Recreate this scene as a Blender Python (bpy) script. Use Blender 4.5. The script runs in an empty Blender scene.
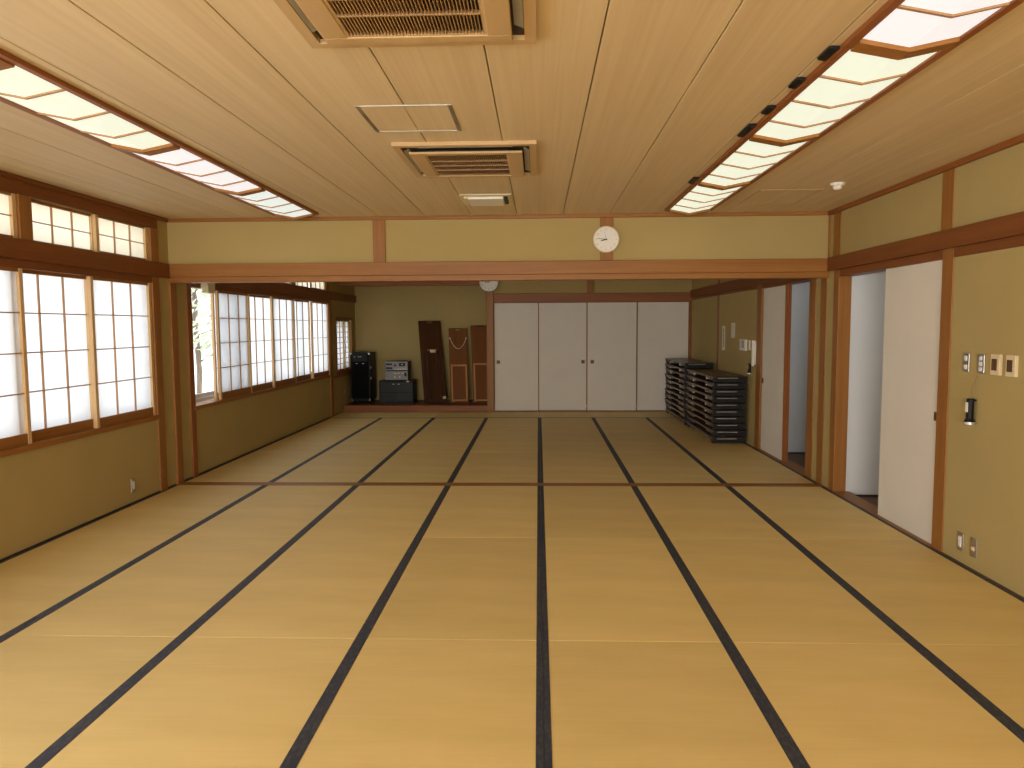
import bpy, bmesh, math, random
from mathutils import Vector, Matrix
random.seed(7)
scn = bpy.context.scene
col = scn.collection
PI = math.pi

# ------------------------------------------------------------------ materials
def new_mat(name):
    m = bpy.data.materials.new(name)
    m.use_nodes = True
    nt = m.node_tree
    b = nt.nodes['Principled BSDF']
    return m, nt, b

def ramp_mix(nt, fac, c1, c2):
    mx = nt.nodes.new('ShaderNodeMix')
    mx.data_type = 'RGBA'
    mx.inputs['A'].default_value = (*c1, 1)
    mx.inputs['B'].default_value = (*c2, 1)
    nt.links.new(fac, mx.inputs['Factor'])
    return mx

def mapped_noise(nt, scale, detail=3, rough=.55, coord='Object'):
    tc = nt.nodes.new('ShaderNodeTexCoord')
    mp = nt.nodes.new('ShaderNodeMapping')
    mp.inputs['Scale'].default_value = scale
    nt.links.new(tc.outputs[coord], mp.inputs['Vector'])
    n = nt.nodes.new('ShaderNodeTexNoise')
    n.inputs['Scale'].default_value = 1.0
    n.inputs['Detail'].default_value = detail
    n.inputs['Roughness'].default_value = rough
    nt.links.new(mp.outputs['Vector'], n.inputs['Vector'])
    return n

def bump(nt, b, h, strength=.2, dist=.002):
    bp = nt.nodes.new('ShaderNodeBump')
    bp.inputs['Strength'].default_value = strength
    bp.inputs['Distance'].default_value = dist
    nt.links.new(h, bp.inputs['Height'])
    nt.links.new(bp.outputs['Normal'], b.inputs['Normal'])

def stretch(nt, sock, lo, hi):
    mr = nt.nodes.new('ShaderNodeMapRange')
    mr.inputs['From Min'].default_value = lo
    mr.inputs['From Max'].default_value = hi
    nt.links.new(sock, mr.inputs['Value'])
    return mr.outputs['Result']

def plain(name, c, rough=.5, metal=0.0, var=.12, scale=30, spec=None):
    m, nt, b = new_mat(name)
    n = mapped_noise(nt, (scale,) * 3)
    mx = ramp_mix(nt, n.outputs['Fac'], tuple(x * (1 - var) for x in c), tuple(min(1, x * (1 + var)) for x in c))
    nt.links.new(mx.outputs['Result'], b.inputs['Base Color'])
    b.inputs['Roughness'].default_value = rough
    b.inputs['Metallic'].default_value = metal
    if spec is not None:
        b.inputs['Specular IOR Level'].default_value = spec
    return m

def wood(name, c1, c2, axis='z', rough=.45, fine=90, along=2.5, coord='Object'):
    m, nt, b = new_mat(name)
    sc = [fine] * 3
    sc['xyz'.index(axis)] = along
    n = mapped_noise(nt, tuple(sc), 4, .6, coord)
    n2 = mapped_noise(nt, tuple(s * .17 for s in sc), 2, .5, coord)
    ad = nt.nodes.new('ShaderNodeMath'); ad.operation = 'ADD'
    nt.links.new(n.outputs['Fac'], ad.inputs[0]); nt.links.new(n2.outputs['Fac'], ad.inputs[1])
    f = stretch(nt, ad.outputs[0], .65, 1.35)
    mx = ramp_mix(nt, f, c1, c2)
    nt.links.new(mx.outputs['Result'], b.inputs['Base Color'])
    b.inputs['Roughness'].default_value = rough
    b.inputs['Specular IOR Level'].default_value = .3
    bump(nt, b, n.outputs['Fac'], .08, .001)
    return m

def plaster(name, c):
    m, nt, b = new_mat(name)
    n = mapped_noise(nt, (2.2,) * 3, 4)
    n2 = mapped_noise(nt, (170,) * 3, 2)
    mx = ramp_mix(nt, n.outputs['Fac'], tuple(x * .93 for x in c), tuple(x * 1.07 for x in c))
    nt.links.new(mx.outputs['Result'], b.inputs['Base Color'])
    b.inputs['Roughness'].default_value = .92
    b.inputs['Specular IOR Level'].default_value = .15
    bump(nt, b, n2.outputs['Fac'], .25, .002)
    return m

def emis(name, c, s):
    m, nt, b = new_mat(name)
    n = mapped_noise(nt, (5, 1.2, 5), 3)
    mx = ramp_mix(nt, n.outputs['Fac'], tuple(x * .94 for x in c), c)
    nt.links.new(mx.outputs['Result'], b.inputs['Emission Color'])
    b.inputs['Base Color'].default_value = (*[x * .25 for x in c], 1)
    b.inputs['Emission Strength'].default_value = s
    b.inputs['Roughness'].default_value = .4
    return m

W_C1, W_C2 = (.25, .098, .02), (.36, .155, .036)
M = {}
for ax in 'xyz':
    M['wood' + ax] = wood('stained wood grain ' + ax, W_C1, W_C2, ax)
    M['pale' + ax] = wood('pale shoji wood ' + ax, (.58, .38, .19), (.74, .52, .28), ax)
    M['red' + ax] = wood('red brown wood ' + ax, (.22, .068, .016), (.32, .11, .026), ax)
M['latt'] = wood('lattice wood', (.36, .2, .1), (.48, .28, .14), 'z')
M['ceil'] = wood('ceiling board wood', (.60, .46, .275), (.72, .58, .37), 'y', rough=.55, fine=55, along=.7)
M['ceilgap'] = plain('board joint', (.30, .18, .07), .9)
M['wall'] = plaster('olive sand plaster', (.435, .335, .14))
M['white_wall'] = plaster('pale grey corridor plaster', (.66, .67, .68))
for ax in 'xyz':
    M['dim' + ax] = wood('shade darkened wood ' + ax, (.16, .046, .009), (.225, .072, .015), ax)  # rail wood; shade of the backlit left rails is put into the colour
M['fusuma'] = plaster('white door paper', (.74, .70, .63))
M['corr_floor'] = wood('dark corridor board', (.11, .05, .022), (.17, .08, .035), 'y')
M['black'] = plain('black plastic', (.008, .008, .009), .5, spec=.25)
M['blackwood'] = plain('black lacquer edge', (.010, .009, .009), .5, spec=.25)
M['darkline'] = plain('dark metal edge', (.03, .022, .018), .5)
M['white'] = plain('white plastic', (.8, .78, .72), .35, var=.03)
M['cream'] = plain('cream plastic', (.70, .62, .40), .4, var=.05)
M['ivory'] = plain('ivory plastic', (.72, .6, .38), .4, var=.05)
M['steel'] = plain('brushed steel', (.5, .47, .43), .35, .9, var=.08)
M['alu'] = plain('aluminium', (.62, .62, .63), .4, .7, var=.05)
M['brass'] = plain('dark brass', (.26, .14, .06), .45, .6)
M['recess'] = plain('recess brown', (.1, .045, .02), .6)
M['ac'] = wood('wood print plastic', (.50, .34, .17), (.57, .4, .21), 'y', rough=.4, fine=40, along=1.2)
M['ac_dark'] = plain('dark filter', (.035, .02, .012), .8)
M['ac_fin'] = plain('grille plastic', (.36, .22, .1), .45)
M['flap'] = plain('grey flap plastic', (.38, .36, .31), .4)
M['table_top'] = wood('dark laminate', (.085, .05, .03), (.14, .09, .055), 'y', rough=.32, fine=60)
M['table_edge'] = plain('brown edge band', (.13, .085, .055), .4)
M['chrome'] = plain('dull chrome', (.55, .53, .5), .25, 1.0, var=.05)
M['grey_metal'] = plain('grey deck face', (.17, .165, .16), .4, .4)
M['darkglass'] = plain('smoked glass', (.022, .025, .027), .3, var=.05, spec=.25)
M['matblack'] = plain('matt black cloth', (.006, .006, .007), .9, spec=.1)
M['paperw'] = plain('notice paper', (.75, .73, .62), .8, var=.03)
M['ink'] = plain('ink', (.03, .03, .03), .7)
M['amber'] = plain('amber lettering', (.75, .5, .22), .5)
M['cord'] = plain('white cord', (.75, .72, .62), .7)
M['twine'] = plain('brown twine', (.3, .2, .1), .9)
M['yellow'] = plain('yellow plastic', (.55, .45, .06), .5)
M['gravel'] = plain('pale ground', (.62, .6, .56), .95, var=.15, scale=9)
M['bark'] = wood('bark', (.1, .07, .045), (.17, .12, .08), 'z')
M['leaf'] = plain('leaf green', (.52, .57, .44), .6, var=.3, scale=3)
M['darkwood'] = wood('dark board wood', (.055, .021, .008), (.085, .033, .012), 'z', rough=.4)
M['orangewood'] = wood('orange board wood', (.17, .06, .016), (.23, .085, .024), 'z', rough=.4)
M['railwood'] = wood('light rail wood', (.5, .24, .08), (.6, .3, .11), 'z', rough=.4)

def tatami_mat():
    m, nt, b = new_mat('woven rush')
    n = mapped_noise(nt, (1.6, 130, 1), 3, .6)
    n2 = mapped_noise(nt, (1.1, 4, 1), 3, .5)
    n3 = mapped_noise(nt, (45, 45, 1), 2, .5)
    oi = nt.nodes.new('ShaderNodeObjectInfo')
    f = nt.nodes.new('ShaderNodeMath'); f.operation = 'MULTIPLY_ADD'
    nt.links.new(n.outputs['Fac'], f.inputs[0]); f.inputs[1].default_value = .5
    nt.links.new(n2.outputs['Fac'], f.inputs[2])
    fr = stretch(nt, f.outputs[0], .45, 1.05)
    mx = ramp_mix(nt, fr, TAT1, TAT2)
    # slight difference from mat to mat
    hs = nt.nodes.new('ShaderNodeHueSaturation')
    mr = nt.nodes.new('ShaderNodeMapRange')
    mr.inputs['To Min'].default_value = .94; mr.inputs['To Max'].default_value = 1.05
    nt.links.new(oi.outputs['Random'], mr.inputs['Value'])
    nt.links.new(mr.outputs['Result'], hs.inputs['Value'])
    nt.links.new(mx.outputs['Result'], hs.inputs['Color'])
    # small pale worn specks
    sp = stretch(nt, n3.outputs['Fac'], .74, .8)
    mx2 = nt.nodes.new('ShaderNodeMix'); mx2.data_type = 'RGBA'
    mx2.inputs['B'].default_value = (.75, .6, .36, 1)
    mu = nt.nodes.new('ShaderNodeMath'); mu.operation = 'MULTIPLY'; mu.inputs[1].default_value = .5
    mu.use_clamp = True
    nt.links.new(sp, mu.inputs[0]); nt.links.new(mu.outputs[0], mx2.inputs['Factor'])
    nt.links.new(hs.outputs['Color'], mx2.inputs['A'])
    nt.links.new(mx2.outputs['Result'], b.inputs['Base Color'])
    b.inputs['Roughness'].default_value = .55
    b.inputs['Specular IOR Level'].default_value = .35
    tc = nt.nodes.new('ShaderNodeTexCoord')
    wv = nt.nodes.new('ShaderNodeTexWave')
    wv.inputs['Scale'].default_value = 30; wv.inputs['Distortion'].default_value = .6
    nt.links.new(tc.outputs['Object'], wv.inputs['Vector'])
    ad = nt.nodes.new('ShaderNodeMath'); ad.operation = 'ADD'
    nt.links.new(wv.outputs['Fac'], ad.inputs[0]); nt.links.new(n.outputs['Fac'], ad.inputs[1])
    bump(nt, b, ad.outputs[0], .2, .001)
    return m
TAT1, TAT2 = (.71, .545, .215), (.84, .66, .295)
M['tatami'] = tatami_mat()

def heri_mat():
    m, nt, b = new_mat('navy cloth border')
    tc = nt.nodes.new('ShaderNodeTexCoord')
    mp = nt.nodes.new('ShaderNodeMapping'); mp.inputs['Scale'].default_value = (60, 26, 1)
    nt.links.new(tc.outputs['Object'], mp.inputs['Vector'])
    v = nt.nodes.new('ShaderNodeTexVoronoi'); v.inputs['Scale'].default_value = 1
    nt.links.new(mp.outputs['Vector'], v.inputs['Vector'])
    f = stretch(nt, v.outputs['Distance'], .1, .6)
    mx = ramp_mix(nt, f, (.068, .072, .09), (.026, .034, .06))
    nt.links.new(mx.outputs['Result'], b.inputs['Base Color'])
    b.inputs['Roughness'].default_value = .6
    return m
M['heri'] = heri_mat()

def paper_mat(nm, c1, c2):
    m = bpy.data.materials.new(nm); m.use_nodes = True
    nt = m.node_tree
    for n in list(nt.nodes): nt.nodes.remove(n)
    out = nt.nodes.new('ShaderNodeOutputMaterial')
    n = mapped_noise(nt, (4, 22, 22), 4, .6)
    cm = ramp_mix(nt, n.outputs['Fac'], c1, c2)
    d = nt.nodes.new('ShaderNodeBsdfDiffuse'); t = nt.nodes.new('ShaderNodeBsdfTranslucent')
    nt.links.new(cm.outputs['Result'], d.inputs['Color']); nt.links.new(cm.outputs['Result'], t.inputs['Color'])
    mx = nt.nodes.new('ShaderNodeMixShader'); mx.inputs[0].default_value = .58
    nt.links.new(d.outputs[0], mx.inputs[1]); nt.links.new(t.outputs[0], mx.inputs[2])
    nt.links.new(mx.outputs[0], out.inputs['Surface'])
    return m
M['paper'] = paper_mat('shoji paper', (.85, .875, .91), (.92, .945, .98))
M['paper_cream'] = paper_mat('creamy shoji paper', (.86, .84, .70), (.94, .92, .78))

def glass_mat():
    m = bpy.data.materials.new('window glass'); m.use_nodes = True
    nt = m.node_tree
    for n in list(nt.nodes): nt.nodes.remove(n)
    out = nt.nodes.new('ShaderNodeOutputMaterial')
    tr = nt.nodes.new('ShaderNodeBsdfTransparent'); tr.inputs['Color'].default_value = (.93, .95, .96, 1)
    gl = nt.nodes.new('ShaderNodeBsdfGlossy'); gl.inputs['Roughness'].default_value = .02
    fr = nt.nodes.new('ShaderNodeFresnel'); fr.inputs['IOR'].default_value = 1.3
    mx = nt.nodes.new('ShaderNodeMixShader')
    nt.links.new(fr.outputs[0], mx.inputs[0])
    nt.links.new(tr.outputs[0], mx.inputs[1]); nt.links.new(gl.outputs[0], mx.inputs[2])
    nt.links.new(mx.outputs[0], out.inputs['Surface'])
    return m
M['glass'] = glass_mat()
LAMP = 0.84
M['lamp_green'] = emis('lit diffuser warm', (.93, .96, .76), LAMP)
M['lamp_white'] = emis('lit diffuser white', (.97, .94, .93), LAMP)
M['lamp_blue'] = emis('lit diffuser cool', (.86, .93, .88), LAMP)

# ------------------------------------------------------------------ mesh helpers
def box(bm, x0, x1, y0, y1, z0, z1):
    vs = [bm.verts.new((x, y, z)) for x in (x0, x1) for y in (y0, y1) for z in (z0, z1)]
    for f in ((0, 1, 3, 2), (4, 6, 7, 5), (0, 4, 5, 1), (2, 3, 7, 6), (0, 2, 6, 4), (1, 5, 7, 3)):
        bm.faces.new([vs[i] for i in f])

def boxm(*bs):
    bm = bmesh.new()
    for b in bs: box(bm, *b)
    bmesh.ops.recalc_face_normals(bm, faces=bm.faces)
    return bm

def cyl(bm, p0, p1, r0, r1=None, n=16, caps=True):
    r1 = r0 if r1 is None else r1
    p0, p1 = Vector(p0), Vector(p1)
    d = (p1 - p0).normalized()
    a = d.orthogonal().normalized(); b = d.cross(a)
    A = [bm.verts.new(p0 + (a * math.cos(t) + b * math.sin(t)) * r0) for t in [2 * PI * i / n for i in range(n)]]
    B = [bm.verts.new(p1 + (a * math.cos(t) + b * math.sin(t)) * r1) for t in [2 * PI * i / n for i in range(n)]]
    for i in range(n):
        j = (i + 1) % n
        bm.faces.new((A[i], A[j], B[j], B[i]))
    if caps:
        bm.faces.new(A[::-1]); bm.faces.new(B)

def lathe(bm, prof, axis, n=48, origin=(0, 0, 0)):
    """prof: list of (r, h); axis: unit vector of h"""
    d = Vector(axis); a = d.orthogonal().normalized(); b = d.cross(a); o = Vector(origin)
    rings = []
    for r, h in prof:
        if r < 1e-6: rings.append([bm.verts.new(o + d * h)])
        else: rings.append([bm.verts.new(o + d * h + (a * math.cos(2 * PI * i / n) + b * math.sin(2 * PI * i / n)) * r) for i in range(n)])
    for A, B in zip(rings, rings[1:]):
        for i in range(n):
            j = (i + 1) % n
            if len(A) == 1 and len(B) == 1: continue
            if len(A) == 1: bm.faces.new((A[0], B[j], B[i]))
            elif len(B) == 1: bm.faces.new((A[i], A[j], B[0]))
            else: bm.faces.new((A[i], A[j], B[j], B[i]))

def tube(bm, pts, r, n=8):
    pts = [Vector(p) for p in pts]
    rings = []
    for i, p in enumerate(pts):
        d = (pts[min(i + 1, len(pts) - 1)] - pts[max(i - 1, 0)]).normalized()
        a = d.orthogonal().normalized() if i == 0 else (rings_a - d * rings_a.dot(d)).normalized()
        rings_a = a
        b = d.cross(a)
        rings.append([bm.verts.new(p + (a * math.cos(2 * PI * k / n) + b * math.sin(2 * PI * k / n)) * r) for k in range(n)])
    for A, B in zip(rings, rings[1:]):
        for k in range(n):
            bm.faces.new((A[k], A[(k + 1) % n], B[(k + 1) % n], B[k]))
    bm.faces.new(rings[0][::-1]); bm.faces.new(rings[-1])

def prism(bm, poly, y0, y1):
    """extrude an x-z outline along y"""
    A = [bm.verts.new((x, y0, z)) for x, z in poly]; B = [bm.verts.new((x, y1, z)) for x, z in poly]
    n = len(poly)
    for i in range(n): bm.faces.new((A[i], A[(i + 1) % n], B[(i + 1) % n], B[i]))
    bm.faces.new(A[::-1]); bm.faces.new(B)

def obj(name, bm, m, parent=None, bevel=0, smooth=False, loc=None):
    bmesh.ops.recalc_face_normals(bm, faces=bm.faces)
    me = bpy.data.meshes.new(name); bm.to_mesh(me); bm.free()
    me.materials.append(m)
    if smooth:
        for p in me.polygons: p.use_smooth = True
    o = bpy.data.objects.new(name, me); col.objects.link(o)
    if parent: o.parent = parent
    if loc: o.location = loc
    if bevel:
        md = o.modifiers.new('edge', 'BEVEL'); md.width = bevel; md.segments = 2; md.limit_method = 'ANGLE'
    return o

def tag(o, label, cat, group=None, kind=None):
    o['label'] = label; o['category'] = cat
    if group: o['group'] = group
    if kind: o['kind'] = kind
    return o

def thing(name, label, cat, loc=(0, 0, 0), rot=(0, 0, 0), group=None, kind=None):
    o = bpy.data.objects.new(name, None); col.objects.link(o)
    o.empty_display_size = .1
    o.location = loc; o.rotation_euler = rot
    return tag(o, label, cat, group, kind)

KIDS = {}
def kids(o): return [c for c in bpy.data.objects if c.parent == o]

def dup(root, loc, label, rot=None):
    r = root.copy(); col.objects.link(r); r.location = loc; r['label'] = label
    if rot is not None: r.rotation_euler = rot
    for ch in kids(root):
        c = ch.copy(); col.objects.link(c); c.parent = r
        for g in kids(ch):
            d = g.copy(); col.objects.link(d); d.parent = c
    return r

NTRIM = [0]
def trim(label, m, *bs, bevel=.004, cat='trim'):
    NTRIM[0] += 1
    x0, x1, y0, y1, z0, z1 = bs[0]
    c = ((x0 + x1) / 2, (y0 + y1) / 2, z0)
    bm = boxm(*[(a - c[0], b - c[0], d - c[1], e - c[1], f - c[2], g - c[2]) for a, b, d, e, f, g in bs])
    o = obj('trim_%d' % NTRIM[0], bm, m, bevel=bevel, loc=c)
    return tag(o, label, cat, kind='structure')

def struct(name, label, cat, m, *bs, bevel=0):
    o = obj(name, boxm(*bs), m, bevel=bevel)
    return tag(o, label, cat, kind='structure')

ORD = ['', 'first', 'second', 'third', 'fourth', 'fifth', 'sixth', 'seventh', 'eighth', 'ninth', 'tenth', 'eleventh', 'twelfth']

# ------------------------------------------------------------------ main dimensions (metres, camera above the origin)
LW, RW = -3.628, 2.76            # plaster faces
CZ = 2.625                       # ceiling
YB = -6.5                        # rear wall
TH0, TH1 = 7.085, 7.22           # threshold between the two rooms
YE = 13.36                       # closet wall
YT = 14.44                       # back of the alcove
X0, W = .0155, .91               # mat columns
OUT = -3.86                      # outer face of the window wall

# ------------------------------------------------------------------ room shell
struct('floor', 'bare sub floor beneath the straw mats', 'floor', M['tatami'], (OUT, RW + .15, YB - .2, 1.745, -.2, -.001), (OUT, RW + .15, 1.745, YT + .2, -.2, -.055))

# ceiling boards running away from the camera, dark joints between
bm = bmesh.new()
seam0 = -.204
xs = [LW - .02]
k = -8
while seam0 + k * .4405 < RW:
    x = seam0 + k * .4405
    if x > LW + .05: xs.append(x)
    k += 1
xs.append(RW + .02)
for a, b in zip(xs, xs[1:]):
    prism(bm, [(a + .003, CZ + .0015), (a + .005, CZ), (b - .005, CZ), (b - .003, CZ + .0015), (b - .003, CZ + .02), (a + .003, CZ + .02)], YB, YT + .1)
o = obj('ceiling', bm, M['ceil'])
tag(o, 'pale wood board ceiling over both rooms', 'ceiling', kind='structure')
struct('ceiling_backing', 'dark backing above the ceiling boards', 'ceiling', M['ceilgap'], (OUT, RW + 1.5, YB - .2, YT + .2, CZ + .02, CZ + .1))

WY0, WY1 = 3.2, 6.80            # near window
FY0, FY1 = 7.555, 12.6            # far window
SY0, SY1 = 13.05, 14.11          # small alcove window
ZS, ZK = .70, 1.99               # sill bottom, window head
TZ0, TZ1 = 2.185, 2.50           # transom lights
# left wall, near part
struct('wall_left', 'olive plaster wall below and beside the near paper windows', 'wall', M['wall'],
       (OUT, LW, YB, -2.2, 0, CZ), (OUT, LW, -2.2, 2.4, 0, ZS), (OUT, LW, -2.2, 2.4, 2.0, CZ), (OUT, LW, 2.4, WY0, 0, CZ), (OUT, LW, WY0, WY1, 0, ZS), (OUT, LW, WY1, TH0 + .02, 0, CZ),
       (OUT, LW, WY0, WY1, 2.15, TZ0), (OUT, LW, WY0, WY1, TZ1, CZ))
struct('wall_left_far', 'olive plaster wall below the far paper windows', 'wall', M['wall'],
       (OUT, LW, TH0 + .02, FY0, 0, CZ), (OUT, LW, FY0, FY1, 0, ZS), (OUT, LW, FY0, FY1, 2.15, TZ0), (OUT, LW, FY0, FY1, TZ1, CZ),
       (OUT, LW, FY1, SY0, 0, CZ), (OUT, LW, SY0, SY1, 0, .76), (OUT, LW, SY0, SY1, 1.705, CZ), (OUT, LW, SY1, YT + .15, 0, CZ))
# right wall: openings 5.16-6.87 and 7.55-9.11
NA, NB, FA, FB = 5.145, 6.868, 7.60, 9.20
struct('wall_right', 'olive plaster wall with the light switches', 'wall', M['wall'],
       (RW, RW + .10, YB, NA - .02, -.06, CZ), (RW, RW + .10, NA - .02, NB + .02, 2.05, CZ), (RW, RW + .10, NB + .02, TH0 + .02, -.06, CZ))
struct('wall_right_far', 'olive plaster wall behind the stacked tables', 'wall', M['wall'],
       (RW, RW + .10, TH0 + .02, FA - .02, -.06, CZ), (RW, RW + .10, FA - .02, FB + .02, 2.05, CZ), (RW, RW + .10, FB + .02, YT + .15, -.06, CZ))
# unseen rear wall; its wide opening is added to light the foreground
struct('wall_back', 'olive plaster wall behind the viewer with an added wide opening', 'wall', M['wall'],
       (OUT, -3.0, YB - .12, YB, 0, CZ), (2.2, RW + .14, YB - .12, YB, 0, CZ), (-3.0, 2.2, YB - .12, YB, 2.1, CZ))
# closet wall and alcove
struct('wall_front', 'olive plaster wall above the white closet doors', 'wall', M['wall'],
       (-.87, RW, YE + .02, YE + .14, 2.14, CZ))
struct('wall_alcove', 'olive plaster back and side of the alcove', 'wall', M['wall'],
       (LW, RW, YT, YT + .12, 0, CZ), (-.865, -.84, YE + .125, YT, 0, CZ), (LW, -.945, YE + .02, YE + .1, 2.40, CZ))
# wall band over the beam between the rooms
struct('wall_divider', 'olive plaster band above the beam between the rooms', 'wall', M['wall'],
       (LW, RW, 7.135, 7.205, 2.10, CZ))

# corridor beyond the right wall
struct('floor_corridor', 'dark board floor beyond the open doors', 'floor', M['corr_floor'], (RW + .14, 4.3, 4.4, 9.6, -.16, -.045))
struct('wall_corridor', 'pale grey corridor walls seen through both open doors', 'wall', M['white_wall'],
       (RW + .104, 4.2, NB + .012, NB + .1, -.03, 2.5), (RW + .104, 4.2, FB + .012, FB + .1, -.03, 2.5),
       (4.2, 4.3, 4.4, 9.6, -.16, 2.6), (RW + .14, 4.2, 4.4, 4.5, -.16, 2.6), (RW + .14, 4.3, 4.4, 9.6, 2.5, 2.6), (RW + .142, 4.2, 9.5, 9.6, -.16, 2.6))
trim('dark base strip of the corridor wall beyond the near door', M['darkline'], (RW + .145, 4.19, NB + .002, NB + .03, -.045, -.03), bevel=0)
trim('dark base strip of the corridor wall beyond the far door', M['darkline'], (RW + .145, 4.19, FB + .002, FB + .03, -.045, -.03), bevel=0)

# ------------------------------------------------------------------ wood trim
PF = LW + .016                  # face of posts on the left
PR = RW - .006                  # face of posts on the right
trim('brown threshold rail set in the floor between rooms', M['woodx'], (LW, RW, TH0, TH1, -.05, .003), bevel=.002)
# left wall
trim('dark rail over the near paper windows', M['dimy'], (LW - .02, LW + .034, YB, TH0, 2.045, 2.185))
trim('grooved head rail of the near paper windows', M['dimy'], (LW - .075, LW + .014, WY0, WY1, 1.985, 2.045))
trim('sill rail under the near paper windows', M['woody'], (LW - .09, LW + .022, WY0, WY1, .70, .742))
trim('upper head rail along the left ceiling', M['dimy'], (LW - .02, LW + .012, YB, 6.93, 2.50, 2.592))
trim('post on the left wall beside the near window', M['woodz'], (LW - .1, PF, 6.79, 6.915, 0, 2.045))
trim('short upper post at the end of the near transom', M['woodz'], (LW - .1, PF, 6.795, 6.93, 2.185, 2.50))
trim('short upper post between the near transom lights', M['woodz'], (LW - .1, PF, 5.055, 5.185, 2.185, 2.50))
trim('post of the left wall at the room divide', M['woodz'], (LW - .1, PF + .004, 7.115, 7.235, 0, 2.02))
trim('window post just beyond the room divide', M['redz'], (LW - .14, PF, 7.455, 7.56, 0, 2.045))
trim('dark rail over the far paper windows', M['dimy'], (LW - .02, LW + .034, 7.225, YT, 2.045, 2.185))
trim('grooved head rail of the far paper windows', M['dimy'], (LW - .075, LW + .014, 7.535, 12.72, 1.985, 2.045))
trim('sill rail under the far paper windows', M['woody'], (LW - .09, LW + .022, 7.535, 12.72, .70, .742))
trim('post between the far window and the alcove', M['woodz'], (LW - .1, PF, 12.60, 12.74, 0, 2.045))
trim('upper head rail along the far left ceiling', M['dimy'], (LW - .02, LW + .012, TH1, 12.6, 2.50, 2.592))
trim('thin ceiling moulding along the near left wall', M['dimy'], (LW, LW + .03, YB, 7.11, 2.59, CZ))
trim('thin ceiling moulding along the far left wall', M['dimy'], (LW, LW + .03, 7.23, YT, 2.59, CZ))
trim('thin rail under the small alcove window', M['woody'], (LW - .02, LW + .016, 12.74, 14.2, .655, .70))
for i, y in enumerate((12.47, 10.74, 9.02, 7.45)):
    trim(['last', 'third', 'second', 'first'][i] + ' short upper post of the far transom', M['woodz'], (LW - .1, PF, y, y + .13, 2.185, 2.50))
# base strip along left and right walls
for nm, y0, y1 in (('near', YB, TH0), ('far', TH1, YE)):
    trim('thin dark wood strip at foot of the %s left wall' % nm, M['darkline'], (LW, LW + .006, y0, y1, -.03, .014), bevel=0, cat='baseboard')
for i, (nm, y0, y1) in enumerate((('near', YB, NA), ('far', 9.385, YE))):
    trim('thin dark wood strip at foot of the %s right wall' % nm, M['corr_floor'], (RW - .016, RW, y0, y1, -.03, .004), bevel=0, cat='baseboard')
trim('short strip at foot of the right divide posts', M['corr_floor'], (RW - .016, RW, NB, FA, -.03, .004), bevel=0, cat='baseboard')
# beam between the rooms
trim('wide wooden beam between the rooms', M['woodx'], (LW, RW, 7.09, 7.215, 2.06, 2.185))
trim('grooved lower rail of the beam between rooms', M['woodx'], (LW, RW, 7.105, 7.205, 2.005, 2.06))
trim('thin ceiling moulding above the divider band', M['woodx'], (LW, RW, 7.11, 7.23, 2.592, CZ))
trim('left upright on the divider band', M['woodz'], (-1.598, -1.478, 7.115, 7.225, 2.185, 2.592))
trim('upright on the divider band behind the clock', M['woodz'], (.593, .716, 7.115, 7.225, 2.185, 2.592))
# right wall
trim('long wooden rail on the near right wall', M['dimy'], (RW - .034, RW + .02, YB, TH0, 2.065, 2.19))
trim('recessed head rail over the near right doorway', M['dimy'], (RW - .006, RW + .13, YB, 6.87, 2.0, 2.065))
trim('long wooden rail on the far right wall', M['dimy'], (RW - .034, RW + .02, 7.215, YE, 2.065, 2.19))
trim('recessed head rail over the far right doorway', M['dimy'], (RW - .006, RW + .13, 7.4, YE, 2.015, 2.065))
trim('thin ceiling moulding along the near right wall', M['redy'], (RW - .034, RW, YB, 7.11, 2.587, CZ))
trim('thin ceiling moulding along the far right wall', M['redy'], (RW - .034, RW, 7.23, YE, 2.587, CZ))
trim('post on the right wall beside the near sliding door', M['woodz'], (PR - .002, RW + .05, 5.012, NA, 0, 2.068))
trim('upper post on the right wall above the door post', M['woodz'], (PR, RW + .02, 5.045, 5.187, 2.19, 2.59))
trim('wide reveal post of the near doorway', M['woodz'], (PR - .002, RW + .11, NB, 6.985, 0, 2.068))
trim('upper post on the right wall near the divide', M['woodz'], (PR, RW + .02, 6.872, 7.03, 2.19, 2.59))
trim('post of the right wall at the room divide', M['woodz'], (PR - .001, RW + .02, 7.15, 7.30, 0, 2.02))
trim('post on the near side of the far doorway', M['woodz'], (PR - .002, RW + .11, 7.425, FA, 0, 2.068))
trim('post on the far side of the far doorway', M['woodz'], (PR - .002, RW + .05, FB, 9.385, 0, 2.068))
trim('slim post on the right wall behind stacked tables', M['redz'], (PR, RW + .02, 11.35, 11.46, 0, 2.62))
trim('grooved sill of the near right doorway', M['woody'], (RW - .014, RW + .14, NA, NB, -.06, .004))
trim('grooved sill of the far right doorway', M['woody'], (RW - .014, RW + .14, FA, FB, -.06, .004))
trim('thin corner batten at the right end of the divider band', M['woodz'], (RW - .014, RW, 7.105, 7.135, 2.19, 2.59))
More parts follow.
